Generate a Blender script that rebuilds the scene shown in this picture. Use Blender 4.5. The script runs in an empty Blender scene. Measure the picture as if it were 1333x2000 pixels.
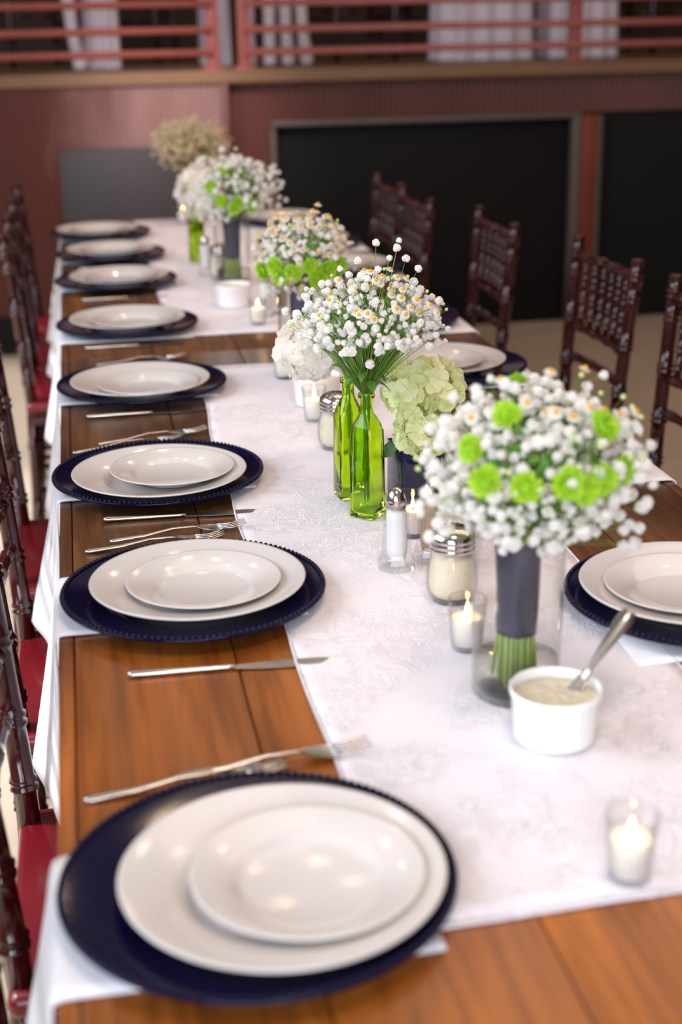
import bpy, bmesh, math, random
from mathutils import Vector, Matrix, Quaternion, noise
random.seed(7)
PI = math.pi
C = bpy.context.scene.collection
S = bpy.context.scene

# ------------------------------------------------------------------ camera
CAM_X, CAM_Z = 0.0606, 1.45286
PITCH, YAW, ROLL = 0.33669, 0.17688, -0.018
cp, sp, cy_, sy_ = math.cos(PITCH), math.sin(PITCH), math.cos(YAW), math.sin(YAW)
fw = Vector((sy_*cp, cy_*cp, -sp)); r0 = Vector((cy_, -sy_, 0)); u0 = r0.cross(fw)
rt = math.cos(ROLL)*r0 + math.sin(ROLL)*u0
up = -math.sin(ROLL)*r0 + math.cos(ROLL)*u0
cam = bpy.data.cameras.new('camera'); camo = bpy.data.objects.new('camera', cam); C.objects.link(camo)
m = Matrix((rt, up, -fw)).transposed().to_4x4(); m.translation = (CAM_X, 0, CAM_Z)
camo.matrix_world = m
cam.sensor_fit = 'VERTICAL'; cam.sensor_height = 36; cam.sensor_width = 24
cam.lens = 2778.76/2000*36
cam.clip_start = 0.05; cam.clip_end = 60
cam.dof.use_dof = True
cam.dof.focus_distance = (Vector((0.44, 1.9, 0.84))-Vector((CAM_X, 0, CAM_Z))).dot(fw)
cam.dof.aperture_fstop = 3.0
S.camera = camo

# ------------------------------------------------------------------ world, lights, exposure
w = bpy.data.worlds.new('room_light'); S.world = w; w.use_nodes = True
w.node_tree.nodes['Background'].inputs[0].default_value = (1.0, 0.88, 0.82, 1)
w.node_tree.nodes['Background'].inputs[1].default_value = 0.22
def area(name, loc, aim, sx, sy, power, col):
    l = bpy.data.lights.new(name, 'AREA'); l.shape = 'RECTANGLE'; l.size = sx; l.size_y = sy
    l.energy = power; l.color = col
    o = bpy.data.objects.new(name, l); C.objects.link(o); o.location = loc
    o.rotation_euler = (Vector(aim)-Vector(loc)).to_track_quat('-Z', 'Y').to_euler()
def bulb(loc, power, col=(1, .72, .45), r=.03):
    l = bpy.data.lights.new('bulb', 'POINT'); l.energy = power; l.color = col; l.shadow_soft_size = r
    o = bpy.data.objects.new('bulb', l); C.objects.link(o); o.location = loc
area('window_daylight', (-2.7, 1.9, 2.6), (0.2, 2.1, 0.7), 3.6, 2.0, 112, (0.80, 0.90, 1.0))
area('door_daylight', (-0.7, -2.4, 1.9), (0.4, 1.8, 0.85), 2.6, 2.0, 148, (0.82, 0.90, 1.0))
area('hall_lamp', (2.2, 3.2, 3.8), (0.6, 3.6, 0.7), 2.4, 4.0, 46, (1.0, 0.70, 0.52))
area('near_fill', (0.5, 0.7, 3.0), (0.4, 1.1, 0.7), 0.5, 0.5, 16, (1.0, 0.82, 0.66))  # added light with no known source, warms and brightens the near boards
def spot(name, loc, aim, power, col, ang, blend, rad):
    l = bpy.data.lights.new(name, 'SPOT'); l.energy = power; l.color = col; l.spot_size = math.radians(ang); l.spot_blend = blend; l.shadow_soft_size = rad
    o = bpy.data.objects.new(name, l); C.objects.link(o); o.location = loc
    o.rotation_euler = (Vector(aim)-Vector(loc)).to_track_quat('-Z', 'Y').to_euler()
for k, yy in enumerate((1.9, 3.6, 5.2)):
    spot('floor_daylight_fill', (-1.8, yy, 2.7), (-1.1, yy, 0), 460, (.93, .98, 1.), 56, .25, .12)  # added spots that stand in for side daylight on the left floor
spot('far_fill', (.6, 5.6, 3.4), (.45, 4.7, .76), 60, (1., .70, .54), 50, .8, .06)  # added spot, brightens the plates at the far end
spot('wall_fill_spot', (.1, 3.2, 3.6), (.50, 6.6, 1.06), 850, (1, .93, .90), 17, 1., .25)  # added spot, lifts the ribbed wall panel below the stage edge
for bx, by in ((-.6, 2.6), (-.25, 3.0), (.1, 3.3), (.5, 3.5), (.9, 3.4), (1.3, 3.1), (1.7, 2.7), (.4, 4.6), (1.0, 5.2), (-.3, 4.3)):
    bulb((bx, by, 3.0+.15*math.sin(bx*5)), 2.3, r=.02)
S.view_settings.view_transform = 'Standard'; S.view_settings.look = 'None'
S.view_settings.gamma = 1; S.view_settings.use_curve_mapping = False
S.view_settings.exposure = 0.12

# ------------------------------------------------------------------ materials
def srgb(r, g, b):
    f = lambda c: (c/255/12.92 if c/255 <= .04045 else ((c/255+.055)/1.055)**2.4)
    return (f(r), f(g), f(b), 1)
def newmat(name):
    mt = bpy.data.materials.new(name); mt.use_nodes = True
    nt = mt.node_tree; return mt, nt, nt.nodes['Principled BSDF']
def pm(name, col, rough=.5, metal=0., spec=.5, var=0., scale=20., bump=0., bscale=60., coat=0., trans=0., ior=1.45, sss=0., emit=None, estr=0., stretch=None):
    mt, nt, b = newmat(name)
    b.inputs['Base Color'].default_value = col; b.inputs['Roughness'].default_value = rough
    b.inputs['Metallic'].default_value = metal; b.inputs['Specular IOR Level'].default_value = spec
    b.inputs['Coat Weight'].default_value = coat; b.inputs['Coat Roughness'].default_value = .12
    b.inputs['Transmission Weight'].default_value = trans; b.inputs['IOR'].default_value = ior
    if sss:
        b.inputs['Subsurface Weight'].default_value = sss
        b.inputs['Subsurface Radius'].default_value = (.02, .012, .008)
        b.inputs['Subsurface Scale'].default_value = .5
    if emit:
        b.inputs['Emission Color'].default_value = emit; b.inputs['Emission Strength'].default_value = estr
    if var or bump:
        tc = nt.nodes.new('ShaderNodeTexCoord')
        src = tc.outputs['Object']
        if stretch:
            mp = nt.nodes.new('ShaderNodeMapping'); mp.inputs['Scale'].default_value = stretch
            nt.links.new(src, mp.inputs[0]); src = mp.outputs[0]
    if var:
        n = nt.nodes.new('ShaderNodeTexNoise'); n.inputs['Scale'].default_value = scale; n.inputs['Detail'].default_value = 5
        nt.links.new(src, n.inputs['Vector'])
        mx = nt.nodes.new('ShaderNodeMix'); mx.data_type = 'RGBA'
        mx.inputs[6].default_value = tuple(max(0, c*(1-var)) for c in col[:3])+(1,)
        mx.inputs[7].default_value = tuple(min(1, c*(1+var)) for c in col[:3])+(1,)
        nt.links.new(n.outputs['Fac'], mx.inputs[0]); nt.links.new(mx.outputs[2], b.inputs['Base Color'])
    if bump:
        n2 = nt.nodes.new('ShaderNodeTexNoise'); n2.inputs['Scale'].default_value = bscale; n2.inputs['Detail'].default_value = 4
        nt.links.new(src, n2.inputs['Vector'])
        bp_ = nt.nodes.new('ShaderNodeBump'); bp_.inputs['Strength'].default_value = bump; bp_.inputs['Distance'].default_value = .004
        nt.links.new(n2.outputs['Fac'], bp_.inputs['Height']); nt.links.new(bp_.outputs[0], b.inputs['Normal'])
    return mt
def thin_glass(name, tint=(1, 1, 1), edge=(.8, .82, .82), rough=.02):
    # a thin glass wall: light passes, Fresnel mirror on top, tint grows where the wall is seen edge on
    mt = bpy.data.materials.new(name); mt.use_nodes = True; nt = mt.node_tree; nt.nodes.clear()
    out = nt.nodes.new('ShaderNodeOutputMaterial'); mix = nt.nodes.new('ShaderNodeMixShader')
    tr = nt.nodes.new('ShaderNodeBsdfTransparent'); gl = nt.nodes.new('ShaderNodeBsdfGlossy'); gl.inputs['Roughness'].default_value = rough
    lw = nt.nodes.new('ShaderNodeLayerWeight'); lw.inputs['Blend'].default_value = .5
    pw = nt.nodes.new('ShaderNodeMath'); pw.operation = 'POWER'; pw.inputs[1].default_value = 5
    fr = nt.nodes.new('ShaderNodeMath'); fr.operation = 'MULTIPLY_ADD'; fr.inputs[1].default_value = .7; fr.inputs[2].default_value = .035
    nt.links.new(lw.outputs['Facing'], pw.inputs[0]); nt.links.new(pw.outputs[0], fr.inputs[0])
    p2 = nt.nodes.new('ShaderNodeMath'); p2.operation = 'POWER'; p2.inputs[1].default_value = 2.5; nt.links.new(lw.outputs['Facing'], p2.inputs[0])
    mx = nt.nodes.new('ShaderNodeMix'); mx.data_type = 'RGBA'
    mx.inputs[6].default_value = tint+(1,); mx.inputs[7].default_value = edge+(1,)
    nt.links.new(p2.outputs[0], mx.inputs[0]); nt.links.new(mx.outputs[2], tr.inputs['Color'])
    nt.links.new(fr.outputs[0], mix.inputs[0]); nt.links.new(tr.outputs[0], mix.inputs[1]); nt.links.new(gl.outputs[0], mix.inputs[2])
    nt.links.new(mix.outputs[0], out.inputs[0])
    return mt
def wood_mat(name, dark, mid, light, rough=.3, near_tint=True):
    mt, nt, b = newmat(name)
    tc = nt.nodes.new('ShaderNodeTexCoord'); oi = nt.nodes.new('ShaderNodeObjectInfo')
    add = nt.nodes.new('ShaderNodeVectorMath'); add.operation = 'ADD'
    sc = nt.nodes.new('ShaderNodeVectorMath'); sc.operation = 'SCALE'; sc.inputs['Scale'].default_value = 7.
    cmb = nt.nodes.new('ShaderNodeCombineXYZ')
    for k in range(3): nt.links.new(oi.outputs['Random'], cmb.inputs[k])
    nt.links.new(cmb.outputs[0], sc.inputs[0]); nt.links.new(tc.outputs['Object'], add.inputs[0]); nt.links.new(sc.outputs[0], add.inputs[1])
    def nz(scale, stretch, detail=6, dist=0.):
        mp = nt.nodes.new('ShaderNodeMapping'); mp.inputs['Scale'].default_value = stretch
        nt.links.new(add.outputs[0], mp.inputs[0])
        n = nt.nodes.new('ShaderNodeTexNoise'); n.inputs['Scale'].default_value = scale; n.inputs['Detail'].default_value = detail
        n.inputs['Distortion'].default_value = dist
        nt.links.new(mp.outputs[0], n.inputs['Vector']); return n
    a = nz(9, (1, .16, 1), 5, 1.2); g = nz(90, (1, .05, 1), 3)
    r = nt.nodes.new('ShaderNodeValToRGB')
    e = r.color_ramp.elements; e[0].position = .28; e[0].color = dark; e[1].position = .75; e[1].color = light
    k = e.new(.5); k.color = mid
    nt.links.new(a.outputs['Fac'], r.inputs[0])
    mx = nt.nodes.new('ShaderNodeMix'); mx.data_type = 'RGBA'; mx.blend_type = 'MULTIPLY'; mx.inputs[0].default_value = .45
    gr = nt.nodes.new('ShaderNodeValToRGB'); gr.color_ramp.elements[0].position = .35; gr.color_ramp.elements[0].color = (.35, .3, .28, 1)
    gr.color_ramp.elements[1].position = .55; gr.color_ramp.elements[1].color = (1, 1, 1, 1)
    nt.links.new(g.outputs['Fac'], gr.inputs[0]); nt.links.new(r.outputs[0], mx.inputs[6]); nt.links.new(gr.outputs[0], mx.inputs[7])
    # knots
    v = nt.nodes.new('ShaderNodeTexVoronoi'); v.inputs['Scale'].default_value = 4.2
    mp = nt.nodes.new('ShaderNodeMapping'); mp.inputs['Scale'].default_value = (1, .55, 1)
    nt.links.new(add.outputs[0], mp.inputs[0]); nt.links.new(mp.outputs[0], v.inputs['Vector'])
    kr = nt.nodes.new('ShaderNodeValToRGB'); kr.color_ramp.elements[0].position = .03; kr.color_ramp.elements[0].color = (.25, .17, .12, 1)
    kr.color_ramp.elements[1].position = .12; kr.color_ramp.elements[1].color = (1, 1, 1, 1)
    nt.links.new(v.outputs['Distance'], kr.inputs[0])
    m2 = nt.nodes.new('ShaderNodeMix'); m2.data_type = 'RGBA'; m2.blend_type = 'MULTIPLY'; m2.inputs[0].default_value = .8
    nt.links.new(mx.outputs[2], m2.inputs[6]); nt.links.new(kr.outputs[0], m2.inputs[7])
    # the colour turns lighter and more orange towards the near end of the boards
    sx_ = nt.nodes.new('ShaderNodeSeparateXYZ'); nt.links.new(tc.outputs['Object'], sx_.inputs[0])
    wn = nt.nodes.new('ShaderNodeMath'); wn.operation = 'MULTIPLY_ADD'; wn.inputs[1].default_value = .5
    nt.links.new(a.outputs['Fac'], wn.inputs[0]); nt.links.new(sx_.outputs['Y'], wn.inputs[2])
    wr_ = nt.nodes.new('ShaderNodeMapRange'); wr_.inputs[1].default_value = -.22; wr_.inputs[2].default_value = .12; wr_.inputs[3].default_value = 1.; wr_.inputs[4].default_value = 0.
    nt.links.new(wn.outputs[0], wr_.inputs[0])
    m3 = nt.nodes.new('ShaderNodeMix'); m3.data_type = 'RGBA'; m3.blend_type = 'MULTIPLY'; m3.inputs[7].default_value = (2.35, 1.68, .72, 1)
    if near_tint: nt.links.new(wr_.outputs[0], m3.inputs[0])
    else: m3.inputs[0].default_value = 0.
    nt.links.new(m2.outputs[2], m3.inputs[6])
    nt.links.new(m3.outputs[2], b.inputs['Base Color'])
    b.inputs['Roughness'].default_value = rough
    bp_ = nt.nodes.new('ShaderNodeBump'); bp_.inputs['Strength'].default_value = .12; bp_.inputs['Distance'].default_value = .001
    nt.links.new(g.outputs['Fac'], bp_.inputs['Height']); nt.links.new(bp_.outputs[0], b.inputs['Normal'])
    return mt
def cloth_mat(name, col, embroid=0.):
    mt, nt, b = newmat(name)
    b.inputs['Base Color'].default_value = col; b.inputs['Roughness'].default_value = .85
    b.inputs['Specular IOR Level'].default_value = .2
    tc = nt.nodes.new('ShaderNodeTexCoord')
    wv = nt.nodes.new('ShaderNodeTexNoise'); wv.inputs['Scale'].default_value = 900
    nt.links.new(tc.outputs['Object'], wv.inputs['Vector'])
    b1 = nt.nodes.new('ShaderNodeBump'); b1.inputs['Strength'].default_value = .08; b1.inputs['Distance'].default_value = .001
    nt.links.new(wv.outputs['Fac'], b1.inputs['Height'])
    last = b1
    if embroid:
        # scrolling raised embroidery: curled ridges from a strongly distorted noise
        n = nt.nodes.new('ShaderNodeTexNoise'); n.inputs['Scale'].default_value = 30; n.inputs['Detail'].default_value = 1.; n.inputs['Distortion'].default_value = 2.0
        nt.links.new(tc.outputs['Object'], n.inputs['Vector'])
        s1 = nt.nodes.new('ShaderNodeMath'); s1.operation = 'MULTIPLY'; s1.inputs[1].default_value = 34
        s2 = nt.nodes.new('ShaderNodeMath'); s2.operation = 'SINE'
        s3 = nt.nodes.new('ShaderNodeMath'); s3.operation = 'POWER'; s3.inputs[1].default_value = 3
        s4 = nt.nodes.new('ShaderNodeMath'); s4.operation = 'ABSOLUTE'
        nt.links.new(n.outputs['Fac'], s1.inputs[0]); nt.links.new(s1.outputs[0], s2.inputs[0]); nt.links.new(s2.outputs[0], s4.inputs[0]); nt.links.new(s4.outputs[0], s3.inputs[0])
        n2 = nt.nodes.new('ShaderNodeTexNoise'); n2.inputs['Scale'].default_value = 9
        nt.links.new(tc.outputs['Object'], n2.inputs['Vector'])
        rr = nt.nodes.new('ShaderNodeMapRange'); rr.inputs[1].default_value = .36; rr.inputs[2].default_value = .52
        nt.links.new(n2.outputs['Fac'], rr.inputs[0])
        mu = nt.nodes.new('ShaderNodeMath'); mu.operation = 'MULTIPLY'
        nt.links.new(s3.outputs[0], mu.inputs[0]); nt.links.new(rr.outputs[0], mu.inputs[1])
        b2 = nt.nodes.new('ShaderNodeBump'); b2.inputs['Strength'].default_value = embroid; b2.inputs['Distance'].default_value = .0010
        nt.links.new(mu.outputs[0], b2.inputs['Height']); nt.links.new(b1.outputs[0], b2.inputs['Normal']); last = b2
    nt.links.new(last.outputs[0], b.inputs['Normal'])
    return mt

M = dict(
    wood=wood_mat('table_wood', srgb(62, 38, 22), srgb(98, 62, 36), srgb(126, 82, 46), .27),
    wood2=wood_mat('farther_table_wood', srgb(62, 38, 22), srgb(102, 62, 34), srgb(136, 86, 46), .27, False),
    wood_leg=pm('table_leg_wood', srgb(80, 46, 26), .45, var=.3, scale=30),
    runner=cloth_mat('runner_cloth', srgb(238, 232, 240), .7),
    napkin=cloth_mat('napkin_cloth', srgb(236, 234, 242)),
    drape=cloth_mat('draped_cloth', srgb(225, 212, 222)),
    china=pm('china', srgb(214, 207, 205), .12, spec=.5, var=.015, scale=3, coat=.3),
    navy=pm('navy_lacquer', srgb(11, 8, 42), .1, spec=.25, var=.06, scale=15),
    steel=pm('cutlery_steel', srgb(214, 208, 204), .27, 1., var=.05, scale=80),
    chrome=pm('chrome_lid', srgb(215, 210, 205), .12, 1., var=.03, scale=60),
    hole=pm('dark_hole', srgb(40, 34, 30), .8),
    mahog=pm('mahogany_lacquer', srgb(50, 7, 10), .14, spec=.5, var=.2, scale=14, coat=.3),
    seat=pm('mahogany_seat', srgb(98, 12, 22), .3, spec=.4, var=.15, scale=9, coat=.2),
    glass=thin_glass('clear_glass', (.99, .99, .985), (.84, .85, .85)),
    glassf=thin_glass('thick_glass', (.985, .98, .975), (.74, .74, .73), .03),
    green=pm('green_bottle_glass', (.74, .98, .10, 1), .03, trans=1., ior=1.42, var=.05, scale=30),
    cobalt=pm('cobalt_glass', srgb(22, 24, 66), .08, spec=.6, var=.15, scale=10, coat=.3),
    wax=pm('candle_wax', srgb(252, 246, 238), .45, sss=1., var=.02),
    wick=pm('wick', srgb(30, 24, 20), .9),
    flame=pm('flame', (1, .6, .2, 1), .5, emit=(1, .62, .25, 1), estr=60),
    ceramic=pm('ramekin_ceramic', srgb(240, 238, 236), .2, var=.01, coat=.2),
    sauce=pm('herb_butter', srgb(216, 204, 180), .6, var=.3, scale=160, bump=.6, bscale=180),
    salt=pm('salt_grain', srgb(240, 240, 242), .8, var=.03, bump=.3, bscale=900),
    pepper=pm('pepper_grain', srgb(188, 158, 134), .9, var=.35, scale=900, bump=.3, bscale=900),
    cheese=pm('grated_cheese', srgb(246, 236, 212), .85, var=.08, scale=300, bump=.8, bscale=350),
    ribbon=pm('slate_ribbon', srgb(46, 46, 68), .3, var=.15, scale=30, bump=.6, bscale=40, stretch=(1, 1, .15)),
    stem=pm('flower_stem', srgb(112, 150, 60), .55, var=.25, scale=60),
    stem2=pm('dry_stem', srgb(128, 140, 76), .6, var=.25, scale=60),
    leaf=pm('leaf_green', srgb(84, 132, 40), .5, var=.25, scale=60),
    dleaf=pm('dark_leaf', srgb(38, 74, 34), .45, var=.3, scale=60, bump=.3, bscale=120),
    blossom=None, stem_light=pm('cut_stem', srgb(146, 166, 84), .55, var=.25, scale=60),
    bud=pm('pale_bud', srgb(196, 214, 140), .7, var=.1, scale=200),
    yellow=pm('chamomile_yellow', srgb(238, 178, 34), .8, var=.15, scale=600, bump=.5, bscale=900),
    mum=pm('green_mum', srgb(166, 206, 44), .6, var=.2, scale=120),
    hwhite=pm('white_hydrangea', srgb(246, 240, 232), .65, spec=.25, var=.03, scale=80, sss=.1),
    hgreen=pm('green_hydrangea', srgb(214, 224, 150), .65, spec=.25, var=.1, scale=70, sss=.1),
    water=thin_glass('water', (.975, .98, .93), (.9, .9, .8)),
    floor=pm('concrete', srgb(180, 160, 140), .55, var=.16, scale=4, bump=.1, bscale=40),
    rust=pm('rusty_metal', srgb(96, 54, 48), .42, spec=.5, var=.4, scale=2.6, stretch=(1.6, 1, .5)),
    rustpost=pm('rust_post', srgb(112, 44, 26), .6, var=.4, scale=6),
    black=pm('black_panel', srgb(17, 15, 16), .75, spec=.25, var=.2, scale=3),
    slate=pm('slate_panel', srgb(54, 48, 51), .6, var=.12, scale=3),
    trim=pm('grey_trim', srgb(92, 80, 76), .6, var=.2, scale=10),
    ledge=pm('stage_edge', srgb(120, 88, 64), .6, var=.2, scale=6),
    rail=pm('red_rail', srgb(150, 82, 76), .4, var=.12, scale=12),
    plaster=pm('dark_plaster', srgb(74, 56, 48), .8, var=.35, scale=1.6),
)

def petal_mat(name, base, tip, trans=.25):
    mt, nt, b = newmat(name)
    oi = nt.nodes.new('ShaderNodeObjectInfo'); tc = nt.nodes.new('ShaderNodeTexCoord')
    n = nt.nodes.new('ShaderNodeTexNoise'); n.inputs['Scale'].default_value = 90; nt.links.new(tc.outputs['Object'], n.inputs['Vector'])
    ad = nt.nodes.new('ShaderNodeMath'); ad.operation = 'MULTIPLY_ADD'; ad.inputs[1].default_value = .7
    nt.links.new(oi.outputs['Random'], ad.inputs[0]); 
    ml = nt.nodes.new('ShaderNodeMath'); ml.operation = 'MULTIPLY'; ml.inputs[1].default_value = .4
    nt.links.new(n.outputs['Fac'], ml.inputs[0]); nt.links.new(ml.outputs[0], ad.inputs[2])
    mx = nt.nodes.new('ShaderNodeMix'); mx.data_type = 'RGBA'; mx.inputs[6].default_value = base; mx.inputs[7].default_value = tip
    nt.links.new(ad.outputs[0], mx.inputs[0]); nt.links.new(mx.outputs[2], b.inputs['Base Color'])
    b.inputs['Roughness'].default_value = .6; b.inputs['Specular IOR Level'].default_value = .2
    tl = nt.nodes.new('ShaderNodeBsdfTranslucent'); nt.links.new(mx.outputs[2], tl.inputs['Color'])
    ms = nt.nodes.new('ShaderNodeMixShader'); ms.inputs[0].default_value = trans
    nt.links.new(b.outputs[0], ms.inputs[1]); nt.links.new(tl.outputs[0], ms.inputs[2]); nt.links.new(ms.outputs[0], nt.nodes['Material Output'].inputs[0])
    return mt
def painted_sheen_mat():  # rust metal with reflected light put into the colour, paler towards +X
    mt = pm('rust_metal_painted_sheen', srgb(96, 54, 48), .38, spec=.6)
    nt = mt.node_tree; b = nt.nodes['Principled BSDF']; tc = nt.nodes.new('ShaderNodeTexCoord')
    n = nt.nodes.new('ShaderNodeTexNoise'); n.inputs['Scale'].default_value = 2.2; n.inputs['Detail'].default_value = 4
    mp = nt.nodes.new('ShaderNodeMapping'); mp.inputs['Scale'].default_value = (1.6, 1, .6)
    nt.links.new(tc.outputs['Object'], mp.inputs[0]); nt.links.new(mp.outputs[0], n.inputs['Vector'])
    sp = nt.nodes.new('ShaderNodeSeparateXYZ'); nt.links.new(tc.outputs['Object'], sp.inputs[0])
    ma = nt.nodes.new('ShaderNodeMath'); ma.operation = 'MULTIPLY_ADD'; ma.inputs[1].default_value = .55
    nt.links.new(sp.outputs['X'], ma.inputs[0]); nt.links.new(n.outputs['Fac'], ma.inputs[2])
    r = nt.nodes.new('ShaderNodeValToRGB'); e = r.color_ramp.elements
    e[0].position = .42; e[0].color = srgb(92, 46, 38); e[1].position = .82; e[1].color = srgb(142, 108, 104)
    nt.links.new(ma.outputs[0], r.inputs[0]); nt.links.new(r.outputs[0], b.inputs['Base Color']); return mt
M['rust_sheen'] = painted_sheen_mat()
M['blossom'] = petal_mat('white_blossom', srgb(254, 252, 250), srgb(252, 249, 246), .5)
M['cream'] = petal_mat('cream_blossom', srgb(244, 230, 206), srgb(236, 220, 192), .48)
# ------------------------------------------------------------------ mesh helpers
class MB:
    def __init__(s): s.v = []; s.f = []; s.mi = []
    def add(s, v, f, mi=0, mat=None):
        k = len(s.v)
        s.v += [tuple(mat @ Vector(p)) for p in v] if mat is not None else [tuple(p) for p in v]
        s.f += [tuple(i+k for i in q) for q in f]; s.mi += [mi]*len(f); return s
    def box(s, a, b, mi=0, mat=None, bev=0.):
        x0, y0, z0 = a; x1, y1, z1 = b
        if not bev:
            v = [(x0,y0,z0),(x1,y0,z0),(x1,y1,z0),(x0,y1,z0),(x0,y0,z1),(x1,y0,z1),(x1,y1,z1),(x0,y1,z1)]
            return s.add(v, [(3,2,1,0),(4,5,6,7),(0,1,5,4),(1,2,6,5),(2,3,7,6),(3,0,4,7)], mi, mat)
        bm = bmesh.new(); bmesh.ops.create_cube(bm, size=1)
        for v in bm.verts: v.co = Vector(((x0+x1)/2+v.co.x*(x1-x0), (y0+y1)/2+v.co.y*(y1-y0), (z0+z1)/2+v.co.z*(z1-z0)))
        bmesh.ops.bevel(bm, geom=bm.edges[:], offset=bev, segments=2, affect='EDGES', profile=.5)
        bm.verts.index_update()
        s.add([v.co[:] for v in bm.verts], [[v.index for v in f.verts] for f in bm.faces], mi, mat); bm.free(); return s
    def lathe(s, prof, n=32, mi=0, mat=None, close=True, sx=1., sy=1., flute=None):
        v = []; f = []
        for (r, z) in prof:
            for k in range(n):
                a = 2*PI*k/n; rr = r*(flute(a, z) if flute else 1)
                v.append((rr*math.cos(a)*sx, rr*math.sin(a)*sy, z))
        m_ = len(prof)
        for i in range(m_-1):
            for k in range(n):
                k2 = (k+1) % n
                f.append((i*n+k, i*n+k2, (i+1)*n+k2, (i+1)*n+k))
        if close:
            if prof[0][0] > 1e-6: f.append(tuple(range(n-1, -1, -1)))
            if prof[-1][0] > 1e-6: f.append(tuple((m_-1)*n+k for k in range(n)))
        return s.add(v, f, mi, mat)
    def tube(s, pts, rad, n=8, mi=0, mat=None, flat=1.):
        pts = [Vector(p) for p in pts]; m_ = len(pts)
        rads = rad if isinstance(rad, (list, tuple)) else [rad]*m_
        v = []; f = []; ref = None
        for i, p in enumerate(pts):
            t = (pts[min(i+1, m_-1)]-pts[max(i-1, 0)])
            t = t.normalized() if t.length > 1e-9 else Vector((0, 0, 1))
            if ref is None:
                ref = Vector((0, 0, 1)).cross(t)
                if ref.length < .05: ref = Vector((1, 0, 0)).cross(t)
            ref = (ref - t*ref.dot(t)).normalized(); o = t.cross(ref)
            for k in range(n):
                a = 2*PI*k/n
                v.append(p + ref*math.cos(a)*rads[i] + o*math.sin(a)*rads[i]*flat)
        for i in range(m_-1):
            for k in range(n):
                k2 = (k+1) % n; f.append((i*n+k, i*n+k2, (i+1)*n+k2, (i+1)*n+k))
        f.append(tuple(range(n-1, -1, -1))); f.append(tuple((m_-1)*n+k for k in range(n)))
        return s.add(v, f, mi, mat)
    def ico(s, c, r, sub=1, mi=0, jit=0., sq=1.):
        bm = bmesh.new(); bmesh.ops.create_icosphere(bm, subdivisions=sub, radius=r)
        bm.verts.index_update()
        v = []
        for q in bm.verts:
            k = 1+random.uniform(-jit, jit); v.append((c[0]+q.co.x*k, c[1]+q.co.y*k, c[2]+q.co.z*k*sq))
        s.add(v, [[q.index for q in f.verts] for f in bm.faces], mi); bm.free(); return s
    def mesh(s, name, mats, smooth=True):
        me = bpy.data.meshes.new(name); me.from_pydata(s.v, [], s.f); me.validate()
        for q in (mats if isinstance(mats, (list, tuple)) else [mats]): me.materials.append(q)
        if len(me.polygons) == len(s.mi): me.polygons.foreach_set('material_index', s.mi)
        me.polygons.foreach_set('use_smooth', [smooth]*len(me.polygons)); me.update(); return me
    def build(s, name, mats, parent=None, smooth=True, sharp=None):
        me = s.mesh(name, mats, smooth)
        if sharp is not None: me.set_sharp_from_angle(angle=math.radians(sharp))
        o = bpy.data.objects.new(name, me); C.objects.link(o)
        if parent is not None: o.parent = parent
        return o
def tag(o, label=None, cat=None, group=None, kind=None):
    if label: o['label'] = label
    if cat: o['category'] = cat
    if group: o['group'] = group
    if kind: o['kind'] = kind
    return o
def thing(name, label, cat, loc=(0, 0, 0), rz=0., group=None):
    o = bpy.data.objects.new(name, None); C.objects.link(o); o.location = loc; o.rotation_euler = (0, 0, rz)
    o.empty_display_size = .05
    return tag(o, label, cat, group)
def kids(o): return [c for c in bpy.data.objects if c.parent == o]
def copy_tree(o, parent=None):
    c = o.copy(); C.objects.link(c)
    if parent is not None: c.parent = parent
    for ch in kids(o): copy_tree(ch, c)
    return c
def clone(o, loc, rz=0., label=None, group=None):
    c = copy_tree(o); c.location = loc; c.rotation_euler = (0, 0, rz)
    if label: c['label'] = label
    if group: c['group'] = group
    return c
def struct(mb, name, mat, smooth=False):
    return tag(mb.build(name, mat, smooth=smooth), kind='structure')
TZ = 0.76
ORD = ['nearest', 'second', 'third', 'fourth', 'fifth', 'sixth', 'seventh', 'eighth']
def orient(n, roll=0.):
    q = Vector((0, 0, 1)).rotation_difference(Vector(n).normalized())
    return (q @ Quaternion((0, 0, 1), roll)).to_matrix().to_4x4()

# ------------------------------------------------------------------ the room
struct(MB().box((-5, -4, -.1), (6, 12, 0)), 'floor', M['floor'])
WY = 6.6; LX = .762
def corr(x0, x1, z0, z1, y, pitch=.026, amp=.007, th=.03):
    mb = MB(); n = int((x1-x0)/pitch*6); v = []
    for i in range(n+1):
        x = x0+(x1-x0)*i/n
        d = amp*math.tanh(2.2*math.sin(2*PI*(x-x0)/pitch))
        v += [(x, y-d, z0), (x, y-d, z1)]
    f = [(2*i, 2*i+2, 2*i+3, 2*i+1) for i in range(n)]
    mb.add(v, f); mb.box((x0, y+.012, z0), (x1, y+.012+th, z1)); return mb
wl = struct(MB().box((-3.0, WY+.04, 0), (LX-.02, WY+.4, 1.17)), 'wall_back_left', M['rust'])
corr(-3.0, LX-.03, .17, 1.17, WY).build('ribbed_sheet', M['rust_sheen'], wl)
MB().box((LX-.03, WY-.03, 0), (LX, WY+.1, 1.17), bev=.004).build('corner_post', M['rust'], wl)
MB().box((.0, WY-.04, .17), (.52, WY-.008, .905), bev=.004).build('slate_panel', M['slate'], wl)
struct(MB().box((-3.0, WY-.03, 0), (LX-.03, WY+.03, .17), bev=.004), 'baseboard_left', M['black'])
wr = struct(MB().box((LX, WY+.1, 0), (5.5, WY+.4, 1.17)), 'wall_back_right', M['black'])
corr(LX, 5.5, .995, 1.17, WY+.05).build('ribbed_sheet', M['rust'], wr)
corr(LX, .955, 0, .995, WY+.05).build('ribbed_sheet', M['rust'], wr)
MB().box((2.425, WY-.02, 0), (2.50, WY+.08, .985), bev=.004).build('rust_post', M['rustpost'], wr)
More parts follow.
